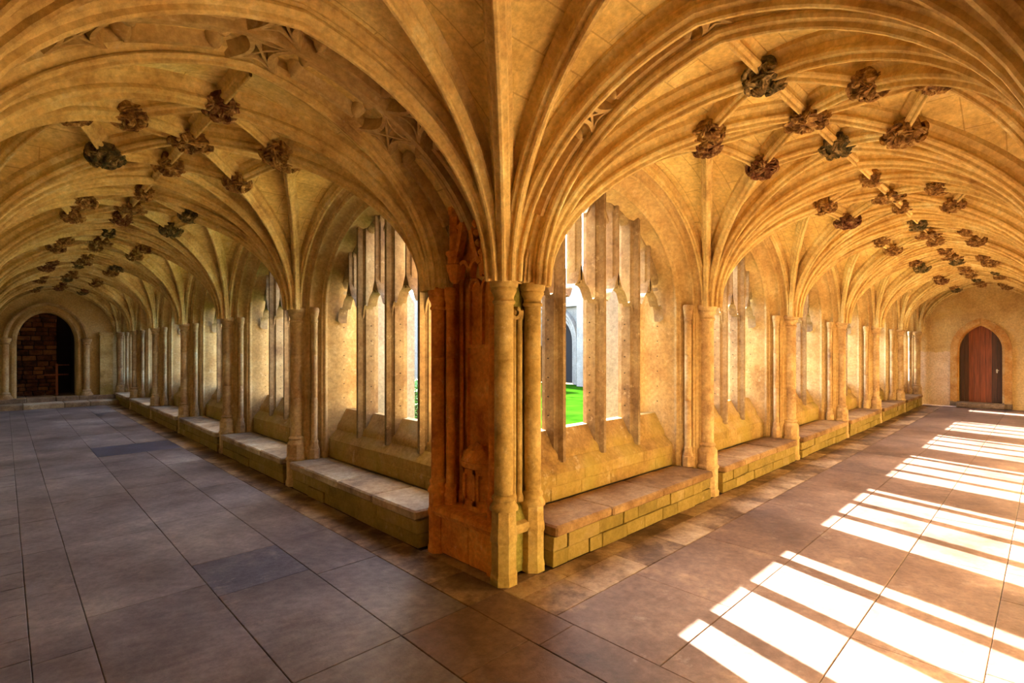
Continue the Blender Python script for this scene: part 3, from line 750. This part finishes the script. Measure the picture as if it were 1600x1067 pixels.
# panelled back
mb = MB()
for y0_, y1_, z0, z1 in ((.315, .34, .80, 2.2), (.66, .685, .80, 2.2), (.485, .505, 1.62, 2.05), (.34, .66, 1.60, 1.63), (.34, .365, 1.63, 2.05), (.635, .66, 1.63, 2.05)): mb.box(.268, y0_, z0, .30, y1_, z1)
for c in (.42, .58):
    pth = [Vector((.285, c + .075 * cos(a), 2.03 + .11 * sin(a))) for a in [pi * k / 10 for k in range(11)]]
    mb.sweep(pth, [(-.018, -.012), (.018, -.012), (.018, .012), (-.018, .012)], [(Vector((1, 0, 0)), Vector((0, cos(pi * k / 10), sin(pi * k / 10)))) for k in range(11)])
nloc(mb).build('back_panelling', 'niche', ni)
# thin niche shafts
for y in (.305, .70):
    mb = MB(); mb.lathe(.24, y, [(.028, .38), (.028, .46), (.018, .49), (.018, 2.10), (.028, 2.12), (.03, 2.16)], 10); nloc(mb).build('thin_shaft', 'niche', ni, angle=45)
# hanging canopy: corbel, pinnacle, ogee with crockets and cross finial
mb = MB(); mb.lathe(.14, .655, [(.02, 2.10), (.042, 2.12), (.05, 2.16), (.066, 2.20), (.072, 2.24), (.06, 2.25), (.06, 2.30), (.075, 2.32), (.075, 2.34), (.045, 2.36), (.045, 2.62), (.055, 2.63), (.058, 2.66), (.05, 2.78), (.03, 2.86)], 8, pi / 8); nloc(mb).build('hanging_pinnacle', 'niche', ni, angle=25)
mb = MB(); mb.lathe(.15, .315, [(.02, 2.14), (.035, 2.16), (.045, 2.22), (.05, 2.26), (.035, 2.30), (.035, 2.62), (.02, 2.7)], 8, pi / 8); nloc(mb).build('hanging_pinnacle', 'niche', ni, angle=25)
mb = MB(); crock = MB()
for s_ in (-1, 1):
    pth = []
    for k in range(13):
        t = k / 12; yy = ny + s_ * .165 * (1 - t) ** .8 * (1 - .25 * sin(pi * t)); zz = 2.22 + .42 * (t ** 1.5) + .06 * sin(pi * t)
        pth.append(Vector((.13, yy, zz)))
    mb.sweep(pth, [(-.03, -.02), (.03, -.02), (.045, .0), (.03, .022), (-.03, .022)], [(Vector((1, 0, 0)), Vector((0, s_, .4)).normalized())] * 13)
    for k in (2, 4, 6, 8, 10):
        p = pth[k] + Vector((0, s_ * .035, .02)); crock.lathe(p.x, p.y, [(.006, p.z - .03), (.026, p.z - .01), (.03, p.z + .008), (.012, p.z + .03)], 7)
mb.box(.115, ny - .012, 2.60, .145, ny + .012, 2.84); nloc(mb).build('ogee_gable', 'niche', ni, angle=35)
crock.lathe(.13, ny - .05, [(.01, 2.69), (.03, 2.70), (.034, 2.725), (.012, 2.745)], 7); crock.lathe(.13, ny + .05, [(.01, 2.69), (.03, 2.70), (.034, 2.725), (.012, 2.745)], 7); crock.lathe(.13, ny, [(.01, 2.80), (.03, 2.82), (.03, 2.85), (.01, 2.88)], 7)
nloc(crock).build('crocket', 'niche', ni, angle=60)['kind'] = 'stuff'
mb = MB()
for y, w in ((.42, .07), (.56, .07)):
    pth = [Vector((.17, y + w * cos(a), 2.13 + .13 * sin(a))) for a in [pi * k / 10 for k in range(11)]]
    mb.sweep(pth, [(-.03, -.014), (.03, -.014), (.03, .014), (-.03, .014)], [(Vector((1, 0, 0)), Vector((0, cos(pi * k / 10), sin(pi * k / 10)))) for k in range(11)])
mb.box(.19, .33, 2.24, .30, .68, 2.75)
nloc(mb).build('canopy_vaulting', 'niche', ni, angle=35)

# ------------------------------------------------------------------ benches
random.seed(5)
def bench(walk, x0, x1, lab, rubble):
    mt = local(walk, 0) if walk == 'right' else Matrix.Rotation(-pi / 2, 4, 'Z') @ Matrix.Scale(-1, 4, (1, 0, 0))
    root = empty('stone_bench'); tag(root, lab, 'bench', 'stone benches along the %s walk' % walk)
    def place(o):
        if walk == 'left':
            o.data.transform(Matrix(((0, 1, 0, 0), (1, 0, 0, 0), (0, 0, 1, 0), (0, 0, 0, 1)))); o.data.flip_normals()
    x = x0
    while x < x1 - .01:
        w = random.uniform(.45, .85); xn = x + w
        if x1 - xn < .35: xn = x1
        dz = random.uniform(-.007, -.001)
        place(block('seat_slab', 'seat_r' if walk == 'right' else 'seat', root, x + .002, -.045 + random.uniform(-.008, .008), BENCH - .085, xn - .002, .412, BENCH + dz, c=.014, jit=.006)); x = xn
    for ci, (z0, z1) in enumerate(((0, .115), (.115, BENCH - .085))):
        x = x0
        while x < x1 - .01:
            w = random.uniform(.16, .42) if rubble else random.uniform(.35, .7); xn = x + w
            if x1 - xn < .14: xn = x1
            place(block('riser_stone', 'riser', root, x + .001, -.012 + random.uniform(-.008, .008), z0 + .0005, xn - .001, .30, z1 - .001, c=.004, jit=.005)); x = xn
for i in range(6):
    a, b = (.36 + .13, 3.16 - .14) if i == 0 else (3.16 + WB * (i - 1) + .14, 3.16 + WB * i - (.14 if i < 5 else .36))
    bench('right', a, b, 'low stone bench with mossy riser, nearest the corner in the right walk' if i == 0 else 'low mossy stone bench, %s from the corner in the right walk' % ORD[i], True)
    a, b = (.85 + .13, 3.65 - .14) if i == 0 else (3.65 + WB * (i - 1) + .14, 3.65 + WB * i - (.14 if i < 5 else .36))
    bench('left', a, b, 'low stone bench with worn pale seat, nearest the corner in the left walk' if i == 0 else 'low stone bench with pale seat, %s from the corner in the left walk' % ORD[i], False)

# ------------------------------------------------------------------ floor of separate flagstones
random.seed(21)
mb = MB(); mb.box(-2.75, -2.75, -.12, XE + .2, .45, -.012); mb.box(-2.75, .45, -.12, .45, YE + 1.8, -.012)
fl = mb.build('floor', 'mortar', smooth=False); tag(fl, kind='structure')
def slab(x0, y0, x1, y1, mat, c=.003):
    dz = random.uniform(-.002, .0); v_, f_ = chbox(x0 + .0008, y0 + .0008, -.05, x1 - .0008, y1 - .0008, dz, c=c, jit=.002); return mk('flagstone', v_, f_, mat, fl, smooth=False)
def strip(along, a0, a1, b0, b1, lmin, lmax, mat, skip=None):
    """strip running along axis from a0 to a1, between b0 and b1 across"""
    a = a0
    while a < a1 - .01:
        n = a + random.uniform(lmin, lmax)
        if a1 - n < lmin * .6: n = a1
        segs = [(a, n)]
        if skip:
            s0, s1 = skip
            if a < s0 < n: n = s0; segs = [(a, n)]
            if s0 <= a < s1: a = s1; continue
        if along == 'y': slab(b0, a, b1, n, mat)
        else: slab(a, b0, n, b1, mat)
        a = n
# left walk
for b0, b1, lo_, hi, mat, sk in ((-.30, 0, .35, .8, 'floor_edge', None), (-.78, -.30, .6, 1.3, 'floor', (7.25, 8.2)), (-2.02, -1.38, .9, 1.9, 'floor', None), (-2.27, -2.02, .9, 1.6, 'floor', None), (-2.74, -2.27, .2, .45, 'floor', None)):
    strip('y', 0, YE - .9, b0, b1, lo_, hi, mat, sk)
strip('y', 0, 1.22, -1.38, -.78, .9, 1.7, 'floor'); slab(-1.38, 1.22, -.78, 1.88, 'ledger_worn')['label'] = 'worn bluish slab'
strip('y', 1.88, YE - .9, -1.38, -.78, .9, 1.7, 'floor', (7.25, 8.2))
slab(-1.38, 7.25, -.30, 8.2, 'ledger')['label'] = 'blue-grey slate ledger slab'
# right walk
for b0, b1, lo_, hi, mat in ((-.16, 0, .3, .6, 'floor_edge'), (-.46, -.16, .35, .8, 'floor_edge'), (-1.15, -.46, .8, 1.7, 'floor_r'), (-1.75, -1.15, 1.0, 2.0, 'floor_r'), (-2.3, -1.75, .9, 1.8, 'floor_r'), (-2.74, -2.3, .5, 1.2, 'floor_r')):
    strip('x', 0, XE, b0, b1, lo_, hi, mat)
# corner square
for b0, b1 in ((-2.74, -2.02), (-2.02, -1.38), (-1.38, -.78), (-.78, -.30), (-.30, 0)):
    strip('y', -2.74, 0, b0, b1, .5, 1.1, 'floor_r' if b0 > -.9 else 'floor')
slab(0, 0, .40, .095, 'floor_edge'); slab(0, .095, .095, .95, 'floor_edge')
# raised step at the end of the left walk
for (y0_, y1_, z) in ((YE - .9, YE + .1, .13), (YE - .25, YE + 1.6, .25)):
    x = -2.74
    while x < -.02:
        n = min(-.0, x + random.uniform(.5, .9)); 
        if -n < .3: n = 0
        block('step_stone', 'seat' if z < .2 else 'grey', fl, x, y0_, -.02, n, y1_, z, c=.015, jit=.01); x = n

# ------------------------------------------------------------------ outer walls, end walls, light-blocking slab overhead
mb = MB(); mb.box(-3.1, -3.1, -.1, XE + .5, YO - .02, 4.3); o = mb.build('wall_near_right', 'plaster', smooth=False); tag(o, kind='structure')
mb = MB(); mb.box(-3.1, YO - .02, -.1, YO - .02, YE + 3, 4.3); o = mb.build('wall_near_left', 'plaster', smooth=False); tag(o, kind='structure')
mb = MB(); mb.box(-3.1, -3.1, 3.5, XE + .5, 1.0, 3.75); mb.box(-3.1, 1.0, 3.5, 1.0, YE + 3, 3.75); o = mb.build('roof_light_block', 'ext', smooth=False); tag(o, kind='structure')  # unseen slab added above the vaults to keep sky light from leaking in

def arch_hole_wall(name, mat, half, zs, h, kk, c, wext, top, x_at, thick, frame, back=True, z0=0.0):
    """wall in plane X=x_at (local), opening centred on y=c; frame maps local->world; returns mesh with a reveal"""
    n = 16; pts = [(-half, z0)] + [(-half * (1 - (k / n) ** 1.4), zs + h * kk((k / n) ** 1.4)) for k in range(n + 1)] + [(half * (1 - (k / n) ** 1.4), zs + h * kk((k / n) ** 1.4)) for k in range(n - 1, -1, -1)] + [(half, z0)]
    mb = MB(); v_ = []; f_ = []
    for (y, z) in pts[1:-1]: v_ += [(x_at, c + y, z), (x_at, c + y, top)]
    for k in range(len(pts) - 3): f_.append((2 * k, 2 * k + 1, 2 * k + 3, 2 * k + 2))
    mb.add(v_, f_)
    for a, b in ((wext[0], c - half), (c + half, wext[1])): mb.add([(x_at, a, 0), (x_at, b, 0), (x_at, b, top), (x_at, a, top)], [(0, 1, 2, 3)])
    v_ = []; f_ = []
    for (y, z) in pts: v_ += [(x_at, c + y, z), (x_at + thick, c + y, z)]
    for k in range(len(pts) - 1): f_.append((2 * k, 2 * k + 2, 2 * k + 3, 2 * k + 1))
    mb.add(v_, f_)
    if z0 > 0: mb.add([(x_at, c - half, 0), (x_at, c + half, 0), (x_at, c + half, z0), (x_at, c - half, z0)], [(0, 1, 2, 3)])
    return mb, pts
gg = lambda k_: (lambda u: sqrt(max(0, 1 - (1 - k_ * u) ** 2)) / sqrt(1 - (1 - k_) ** 2))
DC = -1.22
wm, dpts = arch_hole_wall('wall_end_right', 'plaster', .43, 1.55, .66, gg(.62), DC, (YO - .05, .45), 4.0, XE, .28, None, z0=.14)
we = wm.build('wall_end_right', 'plaster', smooth=False); tag(we, kind='structure')
# pale repair patch on the lower left and right of the door, ragged top edge
random.seed(3)
for y0_, y1_, nm in ((-.62, .30, 0), (-2.70, -1.86, 1)):
    xs = [y0_ + (y1_ - y0_) * k / 24 for k in range(25)]; v_ = []; f_ = []
    for k, y in enumerate(xs): z = 1.50 + .06 * noise.noise(Vector((y * 5, 1, nm))) + random.uniform(-.012, .012); v_ += [(XE - .008, y, 0), (XE - .008, y, z), (XE + .01, y, z)]
    for k in range(24): f_ += [(3 * k, 3 * k + 3, 3 * k + 4, 3 * k + 1), (3 * k + 1, 3 * k + 4, 3 * k + 5, 3 * k + 2)]
    mb = MB(); mb.add(v_, f_); mb.build('plaster_patch', 'patch' if nm == 0 else 'plaster', we, smooth=False)
# door surround: voussoirs and jamb stones
def surround(parent, pts_in, width, y_c, x0, x1, mat, cuts, mapf=lambda p: p):
    """voussoir blocks along an opening contour"""
    P2 = [Vector((y, z)) for y, z in pts_in]; nrm = []
    for i in range(len(P2)):
        d = (P2[min(i + 1, len(P2) - 1)] - P2[max(i - 1, 0)]).normalized(); nrm.append(Vector((-d.y, d.x)))
    al_ = [0]
    for i in range(len(P2) - 1): al_.append(al_[-1] + (P2[i + 1] - P2[i]).length)
    def at(l):
        for i in range(len(P2) - 1):
            if al_[i + 1] >= l - 1e-9:
                t = (l - al_[i]) / max(1e-9, al_[i + 1] - al_[i]); return P2[i].lerp(P2[i + 1], t), nrm[i].lerp(nrm[i + 1], t).normalized()
        return P2[-1], nrm[-1]
    for q in range(len(cuts) - 1):
        l0, l1 = cuts[q] * al_[-1] + .002, cuts[q + 1] * al_[-1] - .002; m = 6; v_ = []; f_ = []
        for k in range(m + 1):
            p, n = at(l0 + (l1 - l0) * k / m); inn = p; out = p + n * width
            for xx, pp in ((x0 + .05, inn), (x0 + .0, p + n * .045), (x0, out), (x1, out), (x1, inn)): v_.append(mapf((xx, y_c + pp.x, pp.y)))
        for k in range(m):
            for b in range(5): f_.append((5 * k + b, 5 * k + (b + 1) % 5, 5 * (k + 1) + (b + 1) % 5, 5 * (k + 1) + b))
        f_ += [tuple(range(5)), tuple(5 * m + b for b in (4, 3, 2, 1, 0))]
        mk('voussoir', v_, f_, mat, parent, smooth=False)
ddr = empty('door_frame', Matrix.Identity(4)); tag(ddr, kind='structure'); ddr.name = 'trim_1'
surround(ddr, dpts, .19, DC, XE - .055, XE + .15, 'doorstone', [0, .13, .28, .40, .5, .60, .72, .87, 1])
# the wooden door: boards with an arched top
dr = empty('door_1', Matrix.Translation((XE + .16, DC, .14))); tag(dr, kind='structure')
kd = gg(.62)
def dtop(y): 
    u = 1 - min(1, abs(y) / .43); return 1.55 + .66 * kd(u) - .14
bw = [-.43, -.33, -.215, -.10, .02, .14, .25, .34, .43]
for k in range(8):
    a, b = bw[k] + .002, bw[k + 1] - .002; xs = [a + (b - a) * i / 5 for i in range(6)]; v_ = []; f_ = []
    dx = random.uniform(0, .008)
    for y in xs: v_ += [(dx, y, 0), (dx, y, dtop(y)), (.05, y, dtop(y)), (.05, y, 0)]
    for i in range(5):
        for c in range(4): f_.append((4 * i + c, 4 * i + (c + 1) % 4, 4 * i + 4 + (c + 1) % 4, 4 * i + 4 + c))
    f_ += [(3, 2, 1, 0), (20, 21, 22, 23)]
    mk('plank', v_, f_, 'wood_dark' if k in (0, 1, 6, 7) else 'wood', dr, smooth=False)
mb = MB(); mb.box(-.012, -.335, .80, 0, -.305, .90); mb.box(-.035, -.36, .86, -.02, -.30, .875); mb.box(-.035, -.33, .86, 0, -.315, .875); mb.build('door_handle', 'white', dr, smooth=False)
block('step_stone', 'grey', we, XE - .22, DC - .50, 0, XE + .3, DC + .50, .14, c=.02, jit=.015)
for y in (DC - .53, DC + .53): block('plinth_stone', 'grey', we, XE - .06, y - .10, 0, XE + .05, y + .10, .17, c=.01, jit=.01)
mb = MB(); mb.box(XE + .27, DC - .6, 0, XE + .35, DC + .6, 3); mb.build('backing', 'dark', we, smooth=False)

# left end wall with the big moulded archway
AC = -1.50
sw = lambda p: (p[1], p[0], p[2])
wm, apts = arch_hole_wall('wall_end_left', 'plaster', .62, 1.75, .85, gg(.97), AC, (YO - .05, .45), 4.0, YE, .5, None, z0=.25)
for p in wm.v: p.x, p.y = p.y, p.x
wl_ = wm.build('wall_end_left', 'plaster', smooth=False); tag(wl_, kind='structure')
tr = empty('trim_2'); tag(tr, kind='structure')
surround(tr, apts, .10, AC, YE - .05, YE + .1, 'arch', [0, .12, .24, .36, .44, .5, .56, .64, .76, .88, 1], sw)
big = [(y * 1.30, z if k in (0, len(apts) - 1) else 1.75 + (z - 1.75) * 1.22 if z > 1.75 else z) for k, (y, z) in enumerate(apts)]
surround(tr, big, .08, AC, YE - .12, YE + .05, 'pier', [0, .12, .24, .36, .44, .5, .56, .64, .76, .88, 1], sw)
for s_ in (-1, 1):
    x = AC + s_ * .84; mb = MB(); mb.lathe(x, YE - .09, [(.15, .13), (.15, .28), (.10, .36), (.11, .39), (.07, .43), (.07, 1.70), (.10, 1.72), (.08, 1.75), (.12, 1.80), (.13, 1.86), (.07, 1.88)], 12); mb.build('jamb_shaft', 'pier', tr, angle=35)
mb = MB(); mb.box(-.36, YE - .18, .1, -.06, YE, 2.0); mb.build('end_pilaster', 'green', wl_, smooth=False)
mb = MB(); mb.box(-.38, YE - .2, 1.98, -.04, YE, 2.06); mb.build('end_pilaster_cap', 'green', wl_, smooth=False)
# passage behind the archway: rubble side wall of separate stones, dark back, post and rails
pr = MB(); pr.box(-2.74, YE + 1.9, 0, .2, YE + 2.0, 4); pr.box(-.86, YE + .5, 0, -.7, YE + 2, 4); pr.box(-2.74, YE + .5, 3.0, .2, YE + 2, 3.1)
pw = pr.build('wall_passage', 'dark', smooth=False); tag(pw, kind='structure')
random.seed(9); z = .25; row = 0
while z < 2.75:
    hgt = random.uniform(.10, .17); x = -2.5
    while x < -1.28:
        w = random.uniform(.16, .36); x2 = min(-1.25, x + w); block('rubble_stone', 'rubble', pw, x, YE + .75 + random.uniform(0, .03), z, x2 - .008, YE + .95, z + hgt - .008, c=.012, jit=.012); x = x2
    z += hgt
mb = MB(); mb.box(-1.30, YE + .45, .25, -1.25, YE + .50, 1.15); mb.box(-1.55, YE + .46, .82, -1.02, YE + .49, .86); mb.box(-1.30, YE + .46, 1.10, -1.0, YE + .49, 1.13)
o = mb.build('barrier_post', 'wood', smooth=False); tag(o, 'thin wooden post with crossrails standing inside the dark archway', 'barrier')

# ------------------------------------------------------------------ garth: lawn, far ranges, shrub
mb = MB(); mb.box(.93, .93, -.2, 15.9, 17.2, -.02); o = mb.build('lawn', 'grass', smooth=False); tag(o, 'bright green lawn seen through the tracery', 'lawn', kind='structure')
eb = empty('building', Matrix.Translation((15.8, 9, 0))); tag(eb, 'pale stone range with gothic doorway and buttresses across the lawn', 'building')
def rel(mb, o):
    for p in mb.v: p -= Vector(o)
    return mb
wm, ep = arch_hole_wall('w', 'ext', 1.0, 1.9, 1.2, gg(.7), 13.3, (.93, 17.2), 5.2, 15.8, .6, None)
rel(wm, (15.8, 9, 0)).build('wall', 'ext', eb, smooth=False)
for q, (f1, x0) in enumerate(((1.0, 15.72), (1.16, 15.62), (1.32, 15.52))):
    pp = [(y * f1, z if k in (0, len(ep) - 1) else (1.9 + (z - 1.9) * f1 if z > 1.9 else z)) for k, (y, z) in enumerate(ep)]
    surround(eb, pp, .12, 13.3, x0, x0 + .25, 'ext', [0, .18, .36, .5, .64, .82, 1], lambda p: (p[0] - 15.8, p[1] - 9, p[2]))
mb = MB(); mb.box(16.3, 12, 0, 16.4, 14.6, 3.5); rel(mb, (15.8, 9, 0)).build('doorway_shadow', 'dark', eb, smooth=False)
for y in (11.0, 7.2, 3.6):
    mb = MB(); mb.box(14.9, y - .35, 0, 15.8, y + .35, 3.6); mb.add([(14.9, y - .35, 3.6), (14.9, y + .35, 3.6), (15.8, y + .35, 4.6), (15.8, y - .35, 4.6), (15.8, y + .35, 3.6), (15.8, y - .35, 3.6)], [(0, 1, 2, 3), (1, 4, 2), (0, 3, 5)])
    rel(mb, (15.8, 9, 0)).build('buttress', 'ext', eb, smooth=False)
for a, b in ((7.6, 10.6), (4.0, 6.8), (1.0, 3.2)):
    mb = MB(); mb.box(15.72, a, 0, 15.8, b, 5.2); rel(mb, (15.8, 9, 0)).build('rubble_facing', 'ext_rubble', eb, smooth=False)
mb = MB(); mb.box(15.6, 11.5, 3.45, 15.8, 15.5, 3.55); rel(mb, (15.8, 9, 0)).build('string_course', 'ext', eb, smooth=False)

nb = empty('building', Matrix.Translation((8, 16.6, 0))); tag(nb, 'pale traceried cloister range far across the lawn to the left', 'building')
mb = MB(); mb.box(1.3, 16.6, 0, 14.8, 16.8, .9); mb.box(1.3, 16.6, 3.1, 14.8, 16.8, 3.7); mb.box(1.3, 18.6, 0, 14.8, 18.7, 3.7); rel(mb, (8, 16.6, 0)).build('wall', 'ext', nb, smooth=False)
xx = 2.4
while xx < 13.5:
    mb = MB(); mb.box(xx - .35, 16.3, 0, xx + .35, 16.8, 3.2); rel(mb, (8, 16.6, 0)).build('buttress', 'ext', nb, smooth=False)
    wn_ = MB()
    for q in range(1, 4): wn_.box(xx + .35 + q * .49 - .04, 16.62, .9, xx + .35 + q * .49 + .04, 16.74, 3.1)
    for q in range(4):
        c = xx + .35 + (q + .5) * .49; pth = [Vector((c + .22 * cos(a), 16.68, 2.1 + .25 * sin(a))) for a in [pi * k / 8 for k in range(9)]]
        wn_.sweep(pth, [(-.05, -.03), (.05, -.03), (.05, .03), (-.05, .03)], [(Vector((0, 1, 0)), Vector((cos(pi * k / 8), 0, sin(pi * k / 8)))) for k in range(9)]); wn_.box(c - .025, 16.64, 2.33, c + .025, 16.72, 3.1)
    rel(wn_, (8, 16.6, 0)).build('tracery', 'ext', nb, smooth=False); xx += 2.66

def shrub(x, y, hgt, r, lab, seed):
    random.seed(seed); root = empty('shrub', Matrix.Translation((x, y, -.02))); tag(root, lab, 'shrub')
    st = MB()
    for k in range(9):
        a = random.uniform(0, 6.28); e = Vector((cos(a) * r * .6, sin(a) * r * .6, hgt * random.uniform(.6, .95))); pth = [Vector((0, 0, 0)).lerp(e, t / 4) + Vector((0, 0, .1 * sin(pi * t / 4))) for t in range(5)]
        st.sweep(pth, [(-.012, -.012), (.012, -.012), (.012, .012), (-.012, .012)], [(Vector((1, 0, 0)), Vector((0, 1, 0)))] * 5)
    st.build('stem', 'wood_dark', root)
    lf = MB()
    for k in range(1600):
        p = Vector((random.gauss(0, r * .42), random.gauss(0, r * .42), hgt * random.uniform(.08, 1) )); s_ = random.uniform(.025, .05)
        d = Vector((random.uniform(-1, 1), random.uniform(-1, 1), random.uniform(-.3, 1))).normalized(); e = d.orthogonal().normalized()
        lf.add([p - d * s_, p + e * s_ * .45, p + d * s_, p - e * s_ * .45], [(0, 1, 2, 3)])
    lf.build('foliage', 'leaf', root, smooth=False)['kind'] = 'stuff'
shrub(3.6, 6.3, 1.0, .45, 'leafy green shrub in the lawn outside the nearest left window', 4)
